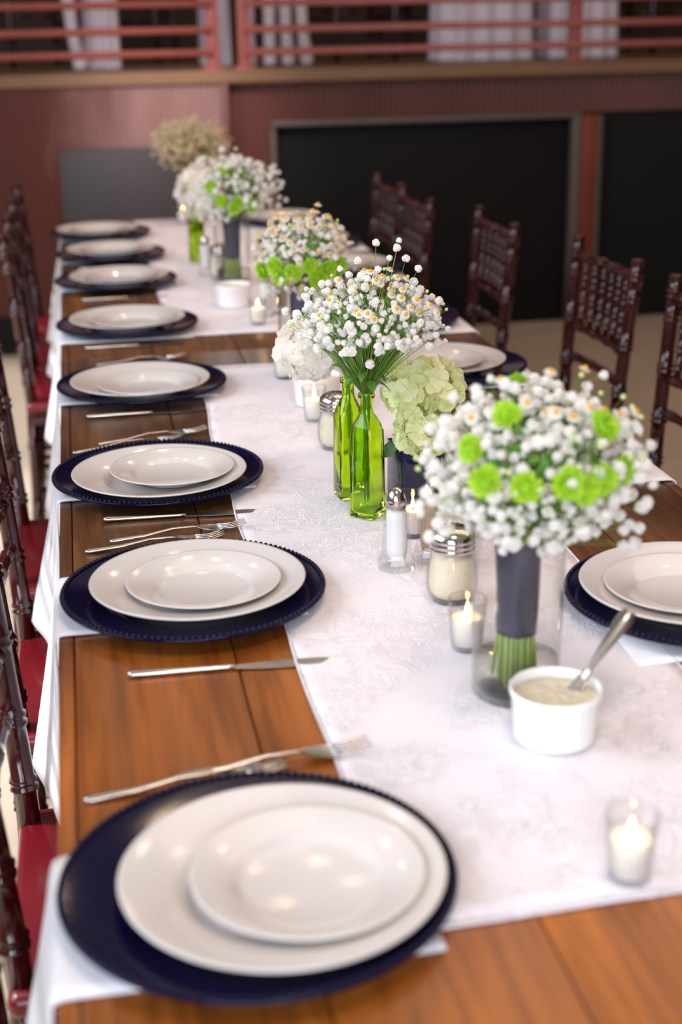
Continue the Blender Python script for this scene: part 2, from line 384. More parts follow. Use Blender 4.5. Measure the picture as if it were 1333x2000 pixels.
for (a, b) in (((.955, WY, .975), (2.425, WY+.06, 1.0)), ((2.385, WY, 0), (2.425, WY+.06, .975)), ((.955, WY+.02, 0), (.975, WY+.08, .975)),
               ((2.50, WY, 0), (2.53, WY+.06, .985))):
    MB().box(a, b, bev=.003).build('panel_trim', M['trim'], wr)
MB().box((.975, WY+.07, 0), (2.385, WY+.098, .975), bev=.003).build('black_panel', M['black'], wr)
MB().box((2.53, WY+.07, 0), (4.6, WY+.098, .985), bev=.003).build('black_panel', M['black'], wr)
struct(MB().box((-3.0, WY-.02, 1.17), (5.5, 10.5, 1.225), bev=.006), 'stage_floor', M['ledge'])
struct(MB().box((-3.0, 9.0, 1.225), (5.5, 9.2, 4.2)), 'wall_stage_back', M['plaster'])
struct(MB().box((5.5, -4, 0), (5.7, 10.5, 4.2)), 'wall_right', M['plaster'])

def railing(name, label, x0, x1, posts, zs):
    t = thing(name, label, 'railing', (x0, WY+.05, 1.225))
    for px in posts:
        MB().box((px-.027-x0, -.03, 0), (px+.027-x0, .03, .95), bev=.005).build('post', M['rail'], t)
    for z in zs:
        MB().tube([(0, -.034, z), (x1-x0, -.034, z)], .0165, 10).build('rail', M['rail'], t)
    for px in posts:
        MB().box((px-.05-x0, -.05, 0), (px+.05-x0, .05, .012), bev=.003).build('foot_plate', M['rail'], t)
RZ = [.075, .17, .28, .40, .52, .64]
railing('stage_railing', 'red pipe railing along the stage edge above ribbed panel and slate board', -2.2, .705, (-1.9, .705), RZ)
railing('stage_railing', 'red pipe railing along the stage edge above the black panels', .845, 4.6, (.845, 2.392, 4.0), RZ)

# tables with floor-length cloths and chair legs up on the stage
def skirt(name, label, x, y, wid, dep, h, n=14):
    t = thing(name, label, 'table', (x, y, 1.225))
    mb = MB(); v = []; f = []
    per = []
    N = 88
    for i in range(N):
        a = 2*PI*i/N; c_, s_ = math.cos(a), math.sin(a)
        k = 1/max(abs(c_), abs(s_)); k = min(k, 1.22)
        per.append((c_*k*wid/2, s_*k*dep/2, a))
    for j in range(7):
        zz = h*(1-j/6)
        for (px, py, a) in per:
            q = 1+.10*(j/6)*math.sin(n*a)+.03*(j/6)*math.sin(5*a+1)
            v.append((px*q, py*q, zz))
    for j in range(6):
        for i in range(N):
            i2 = (i+1) % N; f.append((j*N+i2, j*N+i, (j+1)*N+i, (j+1)*N+i2))
    f.append(tuple(range(N)))
    mb.add(v, f); mb.build('cloth_skirt', M['drape'], t)
    MB().box((-wid/2*.9, -dep/2*.9, h-.03), (wid/2*.9, dep/2*.9, h-.004)).build('tabletop', M['wood_leg'], t)
    return t
for k, (x, y, wid, lab) in enumerate((
        (.24, 7.4, .16, 'white floor-length drape behind the left railing'),
        (.795, 7.45, .13, 'white cloth drape seen between the two railing posts'),
        (2.14, 7.35, .46, 'broad white draped table left of the right railing post'),
        (2.66, 7.4, .34, 'white draped table right of the right railing post'))):
    skirt('draped_table', lab, x, y, wid, .4, .74)
# narrow hanging white cloth legs between the post and the dark gap
def wrap(x, y, x2, label):
    t = tag(MB().tube([(0, 0, 0), (0, 0, .02), ((x2-x)*.5, 0, .16), (x2-x, 0, .5)], [.030, .033, .027, .034], 12).build('wrapped_leg', M['drape']), label, 'leg', 'white wrapped legs on the stage')
    t.location = (x, y, 1.226); return t
for (x, x2, lab) in ((.93, .925, 'first of four white wrapped legs right of the double railing posts'),
                     (1.025, 1.03, 'second of four white wrapped legs right of the double railing posts'),
                     (1.115, 1.10, 'third of four white wrapped legs right of the double railing posts'),
                     (1.205, 1.17, 'fourth of four white wrapped legs right of the double railing posts'),
                     (.125, .075, 'white wrapped slanting leg beside the drape behind left railing')):
    wrap(x, 7.12, x2, lab)

# ------------------------------------------------------------------ the long table (two farm tables end to end)
TW = .938
def farm_table(label, y0, y1, wood):
    t = thing('farm_table', label, 'table', (TW/2, (y0+y1)/2, 0), 0, 'farm tables end to end')
    L = (y1-y0)/2
    bx = [0, .018, .2, .385, .57, .755, .92, .938]
    for i in range(7):
        a, b = bx[i]-TW/2, bx[i+1]-TW/2
        o = MB().box((a+.0006, -L, TZ-.034), (b-.0006, L, TZ), bev=.0022).build('plank', wood, t)
    for s in (-1, 1):
        MB().box((s*(TW/2-.10)-.012, -L+.1, TZ-.125), (s*(TW/2-.10)+.012, L-.1, TZ-.035)).build('apron', M['wood_leg'], t)
        MB().box((-TW/2+.1, s*(L-.11)-.012, TZ-.125), (TW/2-.1, s*(L-.11)+.012, TZ-.035)).build('apron', M['wood_leg'], t)
        MB().box((-.06, s*(L-.3)-.035, .05), (.06, s*(L-.3)+.035, TZ-.125), bev=.006).build('leg', M['wood_leg'], t)
        MB().box((-.09, s*(L-.3)-.045, 0), (.09, s*(L-.3)+.045, .05), bev=.006).build('foot', M['wood_leg'], t)
    MB().box((-.02, -L+.33, .25), (.02, L-.33, .33), bev=.004).build('stretcher', M['wood_leg'], t)
    return t
JY = 3.06
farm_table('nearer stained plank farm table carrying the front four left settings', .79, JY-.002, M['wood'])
farm_table('farther stained plank farm table standing nearest the stage wall', JY+.002, 5.33, M['wood2'])

def runner(label, x0, x1, y0, y1, seed):
    nx, ny = 24, int((y1-y0)/.03); v = []; f = []
    rnd = random.Random(seed)
    ph = [rnd.uniform(0, 6.28) for _ in range(6)]
    for j in range(ny+1):
        for i in range(nx+1):
            u = i/nx; t = j/ny; y = y0+(y1-y0)*t
            ex = .006*math.sin(y*5+ph[0])+.004*math.sin(y*13+ph[1])
            ex2 = .010*math.sin(y*4+ph[2])
            x = x0+ex+(x1+ex2-x0-ex)*u
            z = TZ+.0022+.0007*(1+math.sin(y*21+x*17+ph[3])*math.sin(x*31+y*9+ph[4]))
            yy = y+.006*math.sin(x*9+ph[5])*(1-2*t)
            v.append((x, yy, z))
    N = nx+1
    for j in range(ny):
        for i in range(nx): f.append((j*N+i, j*N+i+1, (j+1)*N+i+1, (j+1)*N+i))
    mb = MB().add(v, f); me = mb.mesh('table_runner', M['runner'])
    o = bpy.data.objects.new('table_runner', me); C.objects.link(o)
    so = o.modifiers.new('thick', 'SOLIDIFY'); so.thickness = .0018; so.offset = -1
    tag(o, label, 'runner', 'embroidered white table runners')
    # hem: a folded edge that stands a little proud
    ring = [v[i] for i in range(N)]+[v[j*N+nx] for j in range(1, ny+1)]+[v[ny*N+i] for i in range(nx-1, -1, -1)]+[v[j*N] for j in range(ny-1, 0, -1)]
    ring.append(ring[0]); ring.append(ring[1])
    MB().tube([(p[0], p[1], p[2]+.0002) for p in ring], .0014, 6).build('hem', M['runner'], o)
    return o
runner('white embroidered runner down the nearer table under the bottles', .262, .688, .937, 2.90, 1)
runner('white embroidered runner down the farther table under the distant bouquets', .258, .685, 3.218, 5.225, 2)

# ------------------------------------------------------------------ place settings
def charger_proto():
    t = thing('charger_plate', '', 'charger')
    dish = MB().lathe([(.0, 0), (.098, 0), (.106, .003), (.160, .0125), (.165, .0145), (.1655, .0165), (.164, .0178), (.160, .0172), (.117, .0125), (.112, .0115), (.107, .0065), (.100, .0045), (0, .0042)], 96).build('dish', M['navy'], t)
    mb = MB()
    for k in range(128):
        a = 2*PI*k/128; mb.ico((.1615*math.cos(a), .1615*math.sin(a), .0182), .0036, 1)
    tag(mb.build('beaded_rim', M['navy'], dish), kind='stuff')
    return t
def plate_mesh(r, hgt, well):
    return MB().lathe([(0, .002), (well*.88, .002), (well*.9, 0), (well*.95, 0), (well*.98, .003), (well*1.07, hgt*.42), (r*.97, hgt*.86), (r, hgt*.93), (r*1.002, hgt*.98), (r*.995, hgt*1.02), (r*.975, hgt*1.0),
                       (well*1.12, hgt*.62), (well*1.03, hgt*.48), (well*.96, .0062), (well*.88, .0048), (0, .0046)], 96)
def knife_proto():
    t = thing('table_knife', '', 'knife')   # handle end at -X
    MB().tube([(-.112, 0, .004), (-.111, 0, .004), (-.107, 0, .004), (-.06, 0, .0035), (.0, 0, .003), (.008, 0, .003)], [.001, .0045, .006, .0052, .004, .0038], 10, flat=.62).build('handle', M['steel'], t)
    v = []; f = []
    n = 12
    for i in range(n+1):
        u = i/n; x = .006+.108*u
        back = .004+.003*math.sin(PI*u*.8); cut = -.004-.006*math.sin(PI*min(1, u*1.15)*.75) if u < .97 else -.002
        if u == 1: back, cut = .0035, .0025
        v += [(x, back, .0028), (x, cut, .0022), (x, back, .0012), (x, cut, .0018)]
    for i in range(n):
        a = 4*i; b = a+4
        f += [(a, a+1, b+1, b), (a+3, a+2, b+2, b+3), (a+2, a, b, b+2), (a+1, a+3, b+3, b+1)]
    f += [(0, 2, 3, 1), (4*n, 4*n+1, 4*n+3, 4*n+2)]
    MB().add(v, f).build('blade', M['steel'], t, sharp=40)
    return t
def fork_proto(name, L):
    t = thing(name, '', 'fork'); h = L/2
    MB().tube([(-h, 0, .0035), (-h+.001, 0, .0035), (-h+.006, 0, .0035), (-h+.05, 0, .0045), (-h+.09, 0, .010), (h-.075, 0, .009), (h-.066, 0, .007)], [.001, .0046, .0062, .0052, .0032, .003, .004], 10, flat=.45).build('handle', M['steel'], t)
    v = []; f = []; n = 8
    for i in range(n+1):
        u = i/n; x = h-.070+.032*u; wd = .004+.0085*math.sin(PI*.5*min(1, u*1.3)); z = .0078-.0045*math.sin(PI*.5*u)
        for y in (-wd, -wd*.4, wd*.4, wd): v.append((x, y, z-.0012*(1-(y/wd)**2)+.001))
        for y in (-wd, -wd*.4, wd*.4, wd): v.append((x, y, z-.0012*(1-(y/wd)**2)-.0005))
    for i in range(n):
        for k in range(3):
            a = 8*i+k; f.append((a, a+8, a+9, a+1)); f.append((a+4, a+5, a+13, a+12))
        f.append((8*i, 8*i+4, 8*i+12, 8*i+8)); f.append((8*i+3, 8*i+11, 8*i+15, 8*i+7))
    e = 8*n; f.append((e, e+4, e+5, e+6, e+7, e+3, e+2, e+1))
    MB().add(v, f).build('bowl', M['steel'], t, sharp=50)
    for k in range(4):
        y = (-1.5+k)*.0062
        MB().tube([(h-.040, y, .0042), (h-.02, y*1.02, .0036), (h-.006, y*1.04, .0062), (h, y*1.05, .0088)], [.0018, .0016, .0013, .0006], 6, flat=.7).build('tine', M['steel'], t)
    return t
CH = charger_proto()
DN = tag(plate_mesh(.1345, .0245, .082).build('dinner_plate', M['china']), cat='plate', group='white dinner plates')
SL = tag(plate_mesh(.0965, .0185, .060).build('salad_plate', M['china']), cat='plate', group='small white salad plates')
KN = knife_proto(); FK = fork_proto('dinner_fork', .196); SF = fork_proto('salad_fork', .196)
CH['group'] = 'navy beaded chargers'; KN['group'] = 'table knives'; FK['group'] = 'dinner forks'; SF['group'] = 'salad forks'

def napkin(cx, y0, y1, side, label, drop=.262, seed=0):
    # folded cloth: flat part on the table, then falling over the edge, flaring a little outward
    rnd = random.Random(seed); fl = rnd.uniform(.9, 1.15); ph = rnd.uniform(0, 6)
    prof = [(.30, .0045), (.24, .0046), (.15, .0046), (.06, .0046), (.012, .0046), (.003, .0040), (-.004, .0005), (-.007, -.008)]
    for k in range(1, 9):
        u = k/8; prof.append((-.007-.052*fl*u**1.1, -.008-(drop-.01)*u))
    v = []; f = []; ny = 12
    for (d, z) in prof:
        for j in range(ny+1):
            t = j/ny; hang = max(0, -z/drop)
            dd = d+(.004*math.sin(t*5+ph)+.046*(1-t)**1.4)*hang
            flare = 1+.10*hang
            y = (y0+y1)/2+(t-.5)*(y1-y0)*flare
            zz = z-hang*.012*abs(t-.5)
            X = dd if side < 0 else TW-dd
            v.append((X, y, TZ+zz))
    N = ny+1
    for i in range(len(prof)-1):
        for j in range(ny):
            q = (i*N+j, i*N+j+1, (i+1)*N+j+1, (i+1)*N+j)
            f.append(q if side < 0 else q[::-1])
    o = MB().add(v, f).build('napkin', M['napkin'])
    so = o.modifiers.new('thick', 'SOLIDIFY'); so.thickness = .0022; so.offset = -1
    return tag(o, label, 'napkin', 'folded white napkins')

left = [(.1664, 1.0117), (.1677, 1.6544), (.1545, 2.1472), (.1593, 2.7383), (.1558, 3.3236), (.150, 3.925), (.150, 4.394), (.132, 4.86)]
dpl = [(.185, .998), (.1734, 1.6551), (.1546, 2.1168), (.1553, 2.7172), (.156, 3.335), (.159, 3.93), (.151, 4.42), (.120, 4.87)]
spl = [(.205, .992), (.180, 1.648), (.175, 2.127), (.169, 2.680), (.168, 3.31), (.165, 3.92), (.155, 4.42), (.125, 4.87)]
nap = [(.905, 1.10), (1.578, 1.765), (2.085, 2.27), (2.662, 2.86), (3.205, 3.40), (3.87, 4.06), (4.33, 4.52), (4.78, 4.97)]
right = [(.772, 1.500), (.768, 2.115), (.769, 2.735), (.763, 3.24), (.795, 3.96), (.775, 4.47), (.768, 5.0)]
knives = [None, (.188, 1.450), (.175, 1.979), (.160, 2.567), (.165, 3.15), (.165, 3.73), (.16, 4.22), (.15, 4.69)]
forks = [((.122, 1.205, .13), (.208, 1.2225, .12)), ((.132, 1.869, .12), (.166, 1.896, .15)), ((.115, 2.366, .30), (.160, 2.394, .26)),
         ((.135, 2.95, .28), (.170, 2.985, .24)), ((.135, 3.53, .2), (.165, 3.56, .2)), ((.13, 4.11, .2), (.16, 4.14, .2)), ((.13, 4.58, .2), (.16, 4.61, .2)), ((.11, 5.05, .2), (.14, 5.08, .2))]
used = set()
def put(proto, loc, rz, label):
    if proto.name not in used:
        used.add(proto.name); proto.location = loc; proto.rotation_euler = (0, 0, rz); proto['label'] = label; return proto
    return clone(proto, loc, rz, label)
CZ = TZ+.0050
def posn(i, n, side):
    if i == 0: return '%s setting nearest the camera' % side
    if i == n-1: return 'farthest %s-side setting' % side
    return '%s %s-side setting from the front' % (ORD[i], side)
for i in range(8):
    s = posn(i, 8, 'left')
    put(CH, (*left[i], CZ), i*.7, 'navy beaded charger under white plates, '+s)
    put(DN, (*dpl[i], CZ+.0046), i*.9, 'white dinner plate directly on navy charger, '+s)
    put(SL, (*spl[i], CZ+.0046+.0068), i*1.3, 'small white plate on the dinner plate, '+s)
    napkin(0, *nap[i], -1, 'white napkin hanging off table edge, '+s, seed=i)
    if knives[i]: put(KN, (*knives[i], TZ+.001 if i else TZ), -.03+.07*(i > 2), 'silver table knife before the charger, '+s)
    (fx, fy, fa), (gx, gy, ga) = forks[i]
    put(FK, (fx, fy, TZ+.0006), fa, 'silver fork closest behind charger, '+s)
    put(SF, (gx, gy, TZ+.0040), ga, 'silver fork farther behind charger, '+s)
for i, (x, y) in enumerate(right):
    s = posn(i, 7, 'right')
    put(CH, (x, y, CZ), 1+i*.7, 'navy beaded charger under white plates, '+s)
    put(DN, (x-.010, y+.008, CZ+.0046), i*.8, 'white dinner plate directly on navy charger, '+s)
    put(SL, (x-.020, y+.004, CZ+.0114), i*.6, 'small white plate on the dinner plate, '+s)
    napkin(0, y-.145, y+.05, 1, 'white napkin hanging off table edge, '+s, seed=20+i)

# ------------------------------------------------------------------ chiavari chairs
def bamboo(pts, r, rings, n=10):
    # tube along pts with raised double rings at the given fractions
    pts = [Vector(p) for p in pts]; d = [0]
    for a, b in zip(pts, pts[1:]): d.append(d[-1]+(b-a).length)
    T = d[-1]
    def at(s):
        for i in range(len(pts)-1):
            if s <= d[i+1]: return pts[i].lerp(pts[i+1], (s-d[i])/max(1e-9, d[i+1]-d[i]))
        return pts[-1]
    ss = [(x, r) for x in d]
    for q in rings:
        c = q*T
        for off, k in ((-.011, 1.), (-.008, 1.22), (-.005, 1.22), (-.002, .98), (.001, .98), (.004, 1.22), (.007, 1.22), (.010, 1.)):
            if 0 < c+off < T: ss.append((c+off, r*k))
    ss.sort()
    out = []; rr = []
    for s_, k in ss:
        if out and s_-last < 1e-5: continue
        out.append(at(s_)); rr.append(k); last = s_
    return MB().tube(out, rr, n)
def chair_proto():
    t = thing('chiavari_chair', '', 'chair', (0, 0, 0), 0, 'mahogany banquet chairs')
    lm = M['mahog']
    mb = MB().box((-.20, -.20, .430), (.205, .20, .462), bev=.012); mb.build('seat', M['seat'], t)
    MB().box((-.19, -.19, .395), (.195, .19, .430), bev=.006).build('seat_frame', lm, t)
    def bx(z): return -.185-.036*(max(0, z-.45)/.47)**1.25 if z > .45 else -.185-.03*(.45-z)
    def py_(z): return .160+.027*min(1, max(0, (z-.25)/.65))
    for s in (-1, 1):
        zs = [0, .1, .2, .32, .45, .52, .58, .64, .70, .76, .82, .88, .905, .917, .92]
        bamboo([(bx(z), s*py_(z), z) for z in zs], .0155, [.14, .36, .56, .66, .78, .90, .955]).build('back_post', lm, t)
        bamboo([(.185, s*.182, 0), (.178, s*.18, .2), (.175, s*.178, .43)], .0145, [.12, .35, .62, .85]).build('leg', lm, t)
        bamboo([(-.19, s*.160, .20), (.178, s*.18, .20)], .009, [.3, .7], 8).build('stretcher', lm, t)
        bamboo([(-.19, s*.160, .27), (.178, s*.18, .27)], .009, [.3, .7], 8).build('stretcher', lm, t)
    for x, z in ((.178, .24), (-.192, .24), (.178, .31)):
        bamboo([(x, -.162 if x < 0 else -.18, z), (x, .162 if x < 0 else .18, z)], .009, [.2, .5, .8], 8).build('stretcher', lm, t)
    def rail(z, r, name, bow):
        pts = [(bx(z)-bow*(1-(q/5)**2), q/5*py_(z), z) for q in range(-5, 6)]
        bamboo(pts, r, [.15, .38, .62, .85], 8).build(name, lm, t)
    rail(.872, .012, 'top_rail', .014); rail(.700, .010, 'back_rail', .014); rail(.625, .010, 'lower_rail', .014)
    for k in range(6):
        y = -.13+.052*k; bow = .014*(1-(y/.185)**2)
        pts = [(bx(z)-bow, y*py_(z)/.187, z) for z in (.700, .76, .82, .872)]
        bamboo(pts, .0082, [.2, .42, .66, .86], 8).build('spindle', lm, t)
    return t
CP = chair_proto()
lch = [(.11, 1.00, 'nearest chair on the left, cut off by the frame corner'), (.122, 1.51, 'second chair from the front on the left side'),
       (.105, 2.11, 'third chair from the front on the left side'), (.085, 2.70, 'fourth chair from front on left side with red seat showing'),
       (.080, 4.06, 'first of the three far chairs on the left side'), (.080, 4.49, 'middle one of the three far chairs on left side'),
       (.078, 4.92, 'farthest chair on the left side near slate panel')]
for x, y, l in lch: put(CP, (x, y, 0), random.uniform(-.02, .02), 'glossy mahogany chair, '+l)
rch = [(1.078, 2.655, -.02, 'nearest visible chair on the right, cut by the frame'), (1.073, 3.227, .02, 'second visible chair on the right, before the rust post'),
       (.988, 3.873, -.02, 'third visible chair on the right, standing alone before black panel'), (.897, 4.45, 0, 'nearer of the far overlapping pair on the right'),
       (.902, 4.88, .0, 'farther of the far overlapping pair on the right')]
for x, y, a, l in rch: put(CP, (x, y, 0), PI+a, 'glossy mahogany chair, '+l)
# chairs up on the stage, only their legs show below the frame top
for x, y, a, l in ((-.10, 7.75, .3, 'on the stage, left of the slanting white leg'), (.42, 8.25, 1.2, 'on the stage, behind the narrow white drape'),
                   (1.52, 7.6, .2, 'on the stage, centre behind the right railing'), (2.02, 8.1, .9, 'on the stage, behind the broad draped table'),
                   (3.12, 7.7, .6, 'on the stage, rightmost behind the railing')):
    put(CP, (x, y, 1.225), PI/2+a, 'mahogany chair '+l)

# ------------------------------------------------------------------ table-top wares
def at(x, y): return (x, y, TZ+.0042 if .27 < x < .68 and (.94 < y < 2.9 or 3.22 < y < 5.2) else TZ+.0005)
def votive_proto():
    t = thing('votive_candle', '', 'candle', (0, 0, 0), 0, 'votive candles in glass cups')
    MB().lathe([(0, 0), (.0165, 0), (.0182, .002), (.0228, .060), (.0226, .0615), (.0214, .0610), (.0172, .0065), (.0150, .005), (0, .005)], 32).build('glass_cup', M['glassf'], t)
    MB().lathe([(0, .0055), (.0164, .0068), (.0196, .0385), (.0185, .0395), (.012, .0380), (0, .0375)], 32).build('wax', M['wax'], t)
    MB().tube([(0, 0, .037), (.0005, 0, .043)], .0007, 6).build('wick', M['wick'], t)
    MB().lathe([(0, .0415), (.0016, .0430), (.0026, .0462), (.0020, .0505), (.0009, .0545), (0, .0575)], 12).build('flame', M['flame'], t)
    return t
VT = votive_proto()
for x, y, l in ((.474, .968, 'lit votive candle alone at the front end of the runner'), (.462, 1.440, 'lit votive candle between cheese shaker and ribbon-wrapped bouquet vase'),
                (.487, 1.818, 'lit votive candle half hidden between salt and pepper shakers'), (.452, 2.440, 'lit votive candle left of the green bottles before white ramekin'),
                (.444, 2.765, 'lit votive candle under white hydrangea at the runner end'), (.461, 3.305, 'lit votive candle at the front edge of the farther runner'),
                (.478, 3.93, 'lit votive candle beside the distant cheese shaker'), (.425, 5.10, 'farthest lit votive candle near the stage wall')):
    put(VT, at(x, y), 0, l)
def ramekin_proto():
    t = thing('ramekin', '', 'bowl', (0, 0, 0), 0, 'white ramekins')
    fl = lambda a, z: 1+.008*math.cos(36*a)*(1 if .006 < z < .044 else 0)
    mb = MB().lathe([(0, .002), (.036, .002), (.037, 0), (.040, 0), (.0415, .004), (.0445, .046), (.0462, .049), (.0463, .054), (.0450, .0558), (.0432, .0545), (.0425, .048), (.0395, .009), (.036, .006), (0, .006)], 72)
    mb.build('bowl', M['ceramic'], t)
    n = 40; prof = []
    mb = MB()
    rings = [(0.0, .0462), (.008, .0470), (.016, .0450), (.024, .0468), (.032, .0455), (.038, .0462), (.0418, .0450)]
    v = []; f = []
    for (r, z) in rings:
        for k in range(n):
            a = 2*PI*k/n; v.append((r*math.cos(a), r*math.sin(a), z+random.uniform(-.0009, .0009)*(r > 0)))
    for i in range(len(rings)-1):
        for k in range(n): f.append((i*n+k, i*n+(k+1) % n, (i+1)*n+(k+1) % n, (i+1)*n+k))
    mb.add(v, f).build('filling', M['sauce'], t)
    return t
RM = ramekin_proto()
for x, y, l in ((.492, 1.218, 'white ramekin of herbed butter with a spreader, front of runner'), (.476, 2.555, 'white ramekin behind the votive and under white hydrangea'),
                (.430, 3.545, 'white ramekin on the farther runner before distant vase')):
    put(RM, at(x, y), .3, l)
sp_ = thing('spreader_knife', 'silver butter spreader leaning out of the front ramekin', 'knife')
a0, b0 = Vector((.512, 1.222, TZ+.049)), Vector((.584, 1.262, TZ+.113))
d = (b0-a0); MB().tube([a0+d*.08, a0+d*.30, a0+d*.38, a0+d*.55, a0+d*.85, a0+d*.96, a0+d*.995, a0+d], [.003, .0032, .0046, .0064, .0092, .0094, .007, .001], 12, flat=.7).build('handle', M['steel'], sp_)
MB().tube([a0-d*.16, a0-d*.12, a0, a0+d*.12, a0+d*.30], [.002, .0075, .009, .0075, .0034], 10, flat=.18).build('blade', M['steel'], sp_)

def shaker_proto(name, fill):
    t = thing(name, '', 'shaker')
    k = 1/math.cos(PI/8)
    MB().lathe([(0, 0), (.0225*k, 0), (.0240*k, .004), (.0232*k, .010), (.0185*k, .022), (.0168*k, .045), (.0158*k, .075), (.0150*k, .088), (.0128*k, .088), (.0136*k, .070), (.0142*k, .030), (.012*k, .014), (0, .012)], 8).build('glass_body', M['glassf'], t, smooth=False)
    MB().lathe([(0, .0125), (.0118, .0145), (.0140, .030), (.0134, .070), (.0126, .080), (0, .081)], 24).build('filling', fill, t)
    cap = MB().lathe([(.0128, .084), (.0128, .094), (.0122, .098), (.0098, .1045), (.0055, .1095), (0, .1112)], 24).build('cap', M['chrome'], t)
    mb = MB()
    for q in range(5):
        a = 2*PI*q/5; mb.ico((.0045*math.cos(a), .0045*math.sin(a), .1092), .0009, 1)
    tag(mb.build('cap_hole', M['hole'], cap), kind='stuff')
    return t
SA = shaker_proto('salt_shaker', M['salt']); PE = shaker_proto('pepper_shaker', M['pepper'])
SA['group'] = 'salt shakers'; PE['group'] = 'pepper shakers'
for x, y, l in ((.438, 1.703, 'glass salt shaker with chrome cap beside the front green bottle'), (.492, 3.40, 'glass salt shaker on the farther runner by votive'),
                (.405, 4.03, 'glass salt shaker beside the distant green bottle')): put(SA, at(x, y), .25, l)
for x, y, l in ((.489, 1.722, 'glass pepper shaker with chrome cap behind the cheese shaker'), (.536, 3.43, 'glass pepper shaker on the farther runner by votive')): put(PE, at(x, y), .1, l)
def cheese_proto():
    t = thing('cheese_shaker', '', 'shaker', (0, 0, 0), 0, 'grated cheese shakers')
    fl = lambda a, z: 1+.018*abs(math.cos(8*a))*(1 if .008 < z < .058 else 0)
    MB().lathe([(0, 0), (.025, 0), (.0272, .003), (.0312, .014), (.0318, .028), (.0302, .046), (.0272, .060), (.0262, .070), (.0246, .070), (.0256, .060), (.0285, .046), (.0300, .028), (.0292, .014), (.025, .006), (0, .005)], 96, flute=fl).build('glass_jar', M['glassf'], t)
    MB().lathe([(0, .0062), (.0245, .0075), (.0285, .016), (.0292, .028), (.0278, .046), (.0248, .060), (0, .063)], 48).build('filling', M['cheese'], t)
    lid = MB().lathe([(.0272, .066), (.0285, .067), (.0285, .071), (.0278, .072), (.0285, .073), (.0285, .078), (.0278, .079), (.0285, .080), (.0285, .083), (.0278, .085), (.0268, .088), (.020, .0935), (.010, .0960), (0, .0966)], 48).build('lid', M['chrome'], t)
    mb = MB()
    for r, n in ((.006, 6), (.012, 12), (.018, 17)):
        for q in range(n):
            a = 2*PI*q/n; z = .0968-.0000092*(r*1000)**2
            mb.lathe([(0, 0), (.0013, 0), (.0013, .0004), (0, .0004)], 8, mat=Matrix.Translation((r*math.cos(a), r*math.sin(a), z-.0002)))
    tag(mb.build('lid_hole', M['hole'], lid), kind='stuff')
    return t
CS = cheese_proto()
for x, y, l in ((.482, 1.585, 'fluted glass cheese shaker with chrome lid left of front bouquet'), (.460, 2.262, 'glass cheese shaker with chrome lid behind green bottles'),
                (.440, 3.95, 'glass cheese shaker with chrome lid by distant votive')): put(CS, at(x, y), .2, l)

# ------------------------------------------------------------------ flowers
def blossom_mesh(mat, name, r=.0062, petals=15, sd=1):
    rnd = random.Random(sd); mb = MB(); mb.ico((0, 0, 0), r*.62, 1)
    for i in range(petals):
        z = 1-1.75*(i+.5)/petals; a = i*2.39996+rnd.uniform(-.2, .2); q = math.sqrt(max(0, 1-z*z))
        n = Vector((q*math.cos(a), q*math.sin(a), z)); mt = orient(n, rnd.uniform(0, 6)) ; mt.translation = n*r*.72
        s = r*rnd.uniform(.42, .6)
        mb.add([(-s, -s*.8, 0), (s*.2, -s, r*.22), (s, s*.2, -r*.05), (s*.1, s, r*.25), (-s, s*.5, r*.12), (0, 0, -r*.1)],
               [(0, 1, 5), (1, 2, 5), (2, 3, 5), (3, 4, 5), (4, 0, 5)], 0, mt)
    return mb.mesh(name, mat, False)
BL = [blossom_mesh(M['blossom'], 'blossom', .0058, 15, k) for k in range(3)]
BC = [blossom_mesh(M['cream'], 'cream_blossom', .0062, 11, k) for k in range(2)]
def chamo_mesh():
    mb = MB(); mb.ico((0, 0, .0012), .0036, 1, 1, sq=.8)
    for k in range(11):
        a = 2*PI*k/11; mt = Matrix.Rotation(a, 4, 'Z')
        mb.add([(.002, -.0010, 0), (.002, .0010, 0), (.0055, .0017, -.0006), (.0075, .0010, -.0018), (.0075, -.0010, -.0018), (.0055, -.0017, -.0006)], [(0, 5, 2, 1), (5, 4, 3, 2)], 0, mt)
    return mb.mesh('chamomile_flower', [M['blossom'], M['yellow']], False)
CM = chamo_mesh()
def mum_mesh():
    # flattened green button flower: rings of short strap petals round a tight dome
    mb = MB(); mb.ico((0, 0, .001), .0075, 2, sq=.62); rnd = random.Random(2)
    for ring, (n, el, L, w_) in enumerate(((16, -.15, .0155, .0030), (15, .18, .0148, .0028), (13, .5, .0132, .0025), (11, .82, .0112, .0022), (8, 1.12, .0095, .0018))):
        for k in range(n):
            a = 2*PI*(k+.5*(ring % 2))/n+rnd.uniform(-.08, .08); e = el+rnd.uniform(-.12, .12); q = L*rnd.uniform(.88, 1.1)
            mt = Matrix.Rotation(a, 4, 'Z') @ Matrix.Rotation(-e, 4, 'Y')
            mb.add([(.003, -w_*.6, 0), (.003, w_*.6, 0), (q*.7, w_, .0012), (q, w_*.5, .0004), (q, -w_*.5, .0004), (q*.7, -w_, .0012), (q*.6, 0, -.0006)],
                   [(0, 6, 1), (1, 6, 2), (2, 6, 3), (3, 6, 4), (4, 6, 5), (5, 6, 0)], 0, mt)
    return mb.mesh('green_mum', M['mum'], False)
MU = mum_mesh()
BUD = MB().ico((0, 0, 0), .0032, 1).mesh('bud', M['bud'])
